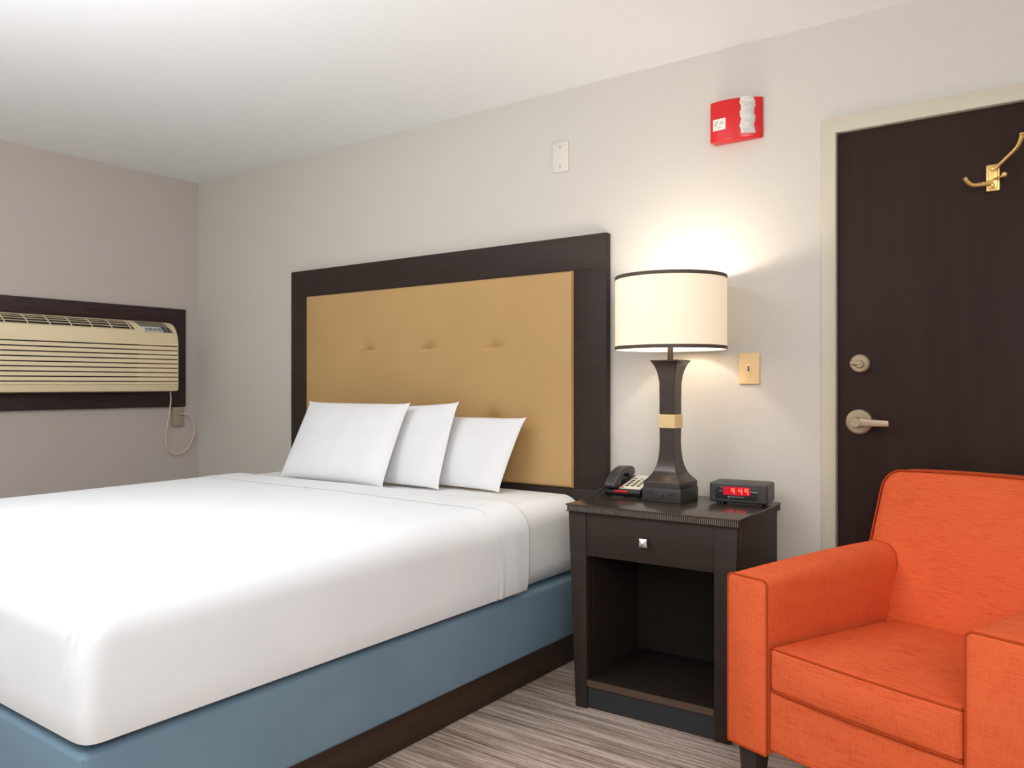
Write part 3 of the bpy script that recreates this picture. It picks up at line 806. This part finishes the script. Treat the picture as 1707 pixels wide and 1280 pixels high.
# back: leans, spans the whole chair above the arms
BZ0, BZ1 = hbx+.06, .868-FL
def back_front(z): return .545+.240*(z-(hsx-.10))/(.50)*.78
b = nb()
def back_pt(c):
    x, y, z = c
    f = back_front(z); u = (x-XT/2)/(XT/2)
    t = (y-0)/.115
    crown = .012*max(0, 1-u*u) if z > .6 else 0
    puff = .016*max(0, 1-u**4)*sin(pi*max(0, min(1, (z-BZ0)/(BZ1-BZ0))))
    return Vector((x, f+y-(puff if t < .5 else 0), z+crown*max(0, (z-.6)/.25)))
rbox(b, (.012, XT-.012, 0, .115, BZ0, BZ1), (.055, .022, .055), (10, 6, 10), (20, 3, 24), fn=back_pt)
bk_ = obj('backrest', b, 'orange', ch, smooth=60)
pts = []
x0_, x1_, r_ = .012, XT-.012, .055
zz = [ha-.03+(BZ1-r_-ha+.03)*i/6 for i in range(7)]
for z in zz: pts.append((x0_, .010, z))
for i in range(1, 9): a = pi-pi/2*i/8; pts.append((x0_+r_+r_*cos(a), .010, BZ1-r_+r_*sin(a)))
for i in range(1, 12): pts.append((x0_+r_+(x1_-x0_-2*r_)*i/12, .010, BZ1))
for i in range(0, 9): a = pi/2-pi/2*i/8; pts.append((x1_-r_+r_*cos(a), .010, BZ1-r_+r_*sin(a)))
for z in zz[::-1]: pts.append((x1_, .010, z))
b = nb(); tube(b, [back_pt(Vector(p)) for p in pts], .0029, 8, smooth=False); obj('piping', b, 'piping', bk_, smooth=60)
for flip in (False, True):
    sec_ = []
    for x, _, z in arm_section(0, wa-.0045, hbx+.004, ha+.0215, .064, .036)[2:18]:
        if z > hsx-.02:
            if flip: x = XT-x
            u = (x-XT/2)/(XT/2)
            sec_.append(Vector((x, back_front(z)-.016*max(0, 1-u**4)*sin(pi*max(0, min(1, (z-BZ0)/(BZ1-BZ0))))-.001, z)))
    b = nb(); tube(b, [Vector((sec_[0].x, sec_[0].y-.02, hsx-.03))]+sec_, .0026, 8, 3); obj('seam_piping', b, 'piping', bk_, smooth=60)
for lx in (.022, XT-.082):
    for ly, rake in ((.020, 0), (.60, .04)):
        b = nb(); hexa(b, [(lx+.008, ly+.008+rake, 0), (lx+.048, ly+.008+rake, 0), (lx+.048, ly+.048+rake, 0), (lx+.008, ly+.048+rake, 0),
                           (lx, ly, hbx+.004), (lx+.060, ly, hbx+.004), (lx+.060, ly+.060, hbx+.004), (lx, ly+.060, hbx+.004)], .002)
        obj('leg', b, 'chair_wood', ch)

# ================================================================== light
W_ = bpy.data.worlds.new('world'); SC.world = W_; W_.use_nodes = True
bg = W_.node_tree.nodes['Background']; bg.inputs['Color'].default_value = (1.0, .985, .96, 1); bg.inputs['Strength'].default_value = .5
def area(name, loc, target, sx, sy, power, col=(1, 1, 1)):
    d = bpy.data.lights.new(name, 'AREA'); d.shape = 'RECTANGLE'; d.size = sx; d.size_y = sy; d.energy = power; d.color = col
    o = bpy.data.objects.new(name, d); COL.objects.link(o); o.location = loc
    o.rotation_euler = (Vector(target)-Vector(loc)).to_track_quat('-Z', 'Y').to_euler(); return o
area('overhead_fill', (-2.45, .7, 2.40), (-2.4, .75, 0),   .7, .7, 10, (.96, .98, 1))  # added overhead fill to brighten the bed top; no known fixture
area('right_fill', (.9, -1.0, 2.1), (-.6, 2.4, .6), 1.2, 1.2, 50, (1, .99, .975))  # added unseen fill for the right walls, bed side and chair
area('ceiling_fill', (-1.75, .0, 1.45), (-1.85, .06, 2.418), .5, .5, 56, (.94, .98, 1))  # added unseen fill, pointed up to brighten the ceiling
d = bpy.data.lights.new('lamp_bulb_light', 'POINT'); d.energy = 7.0; d.color = (1, .91, .80); d.shadow_soft_size = .04
o = bpy.data.objects.new('lamp_bulb_light', d); COL.objects.link(o); o.location = (LX, LY, TOP+.745)

# ================================================================== camera
cd = bpy.data.cameras.new('camera'); cam = bpy.data.objects.new('camera', cd); COL.objects.link(cam)
cam.location = (0, 0, 1.15); cam.rotation_euler = (pi/2, 0, RD(36.22))
cd.sensor_fit = 'HORIZONTAL'; cd.sensor_width = 36; cd.lens = 1340/1707*36; cd.clip_start = .05
SC.camera = cam
SC.view_settings.view_transform = 'Standard'
SC.view_settings.look = 'None'
SC.view_settings.exposure = .25
SC.cycles.use_denoising = True
SC.cycles.max_bounces = 8
SC.cycles.diffuse_bounces = 5
SC.cycles.sample_clamp_indirect = 4
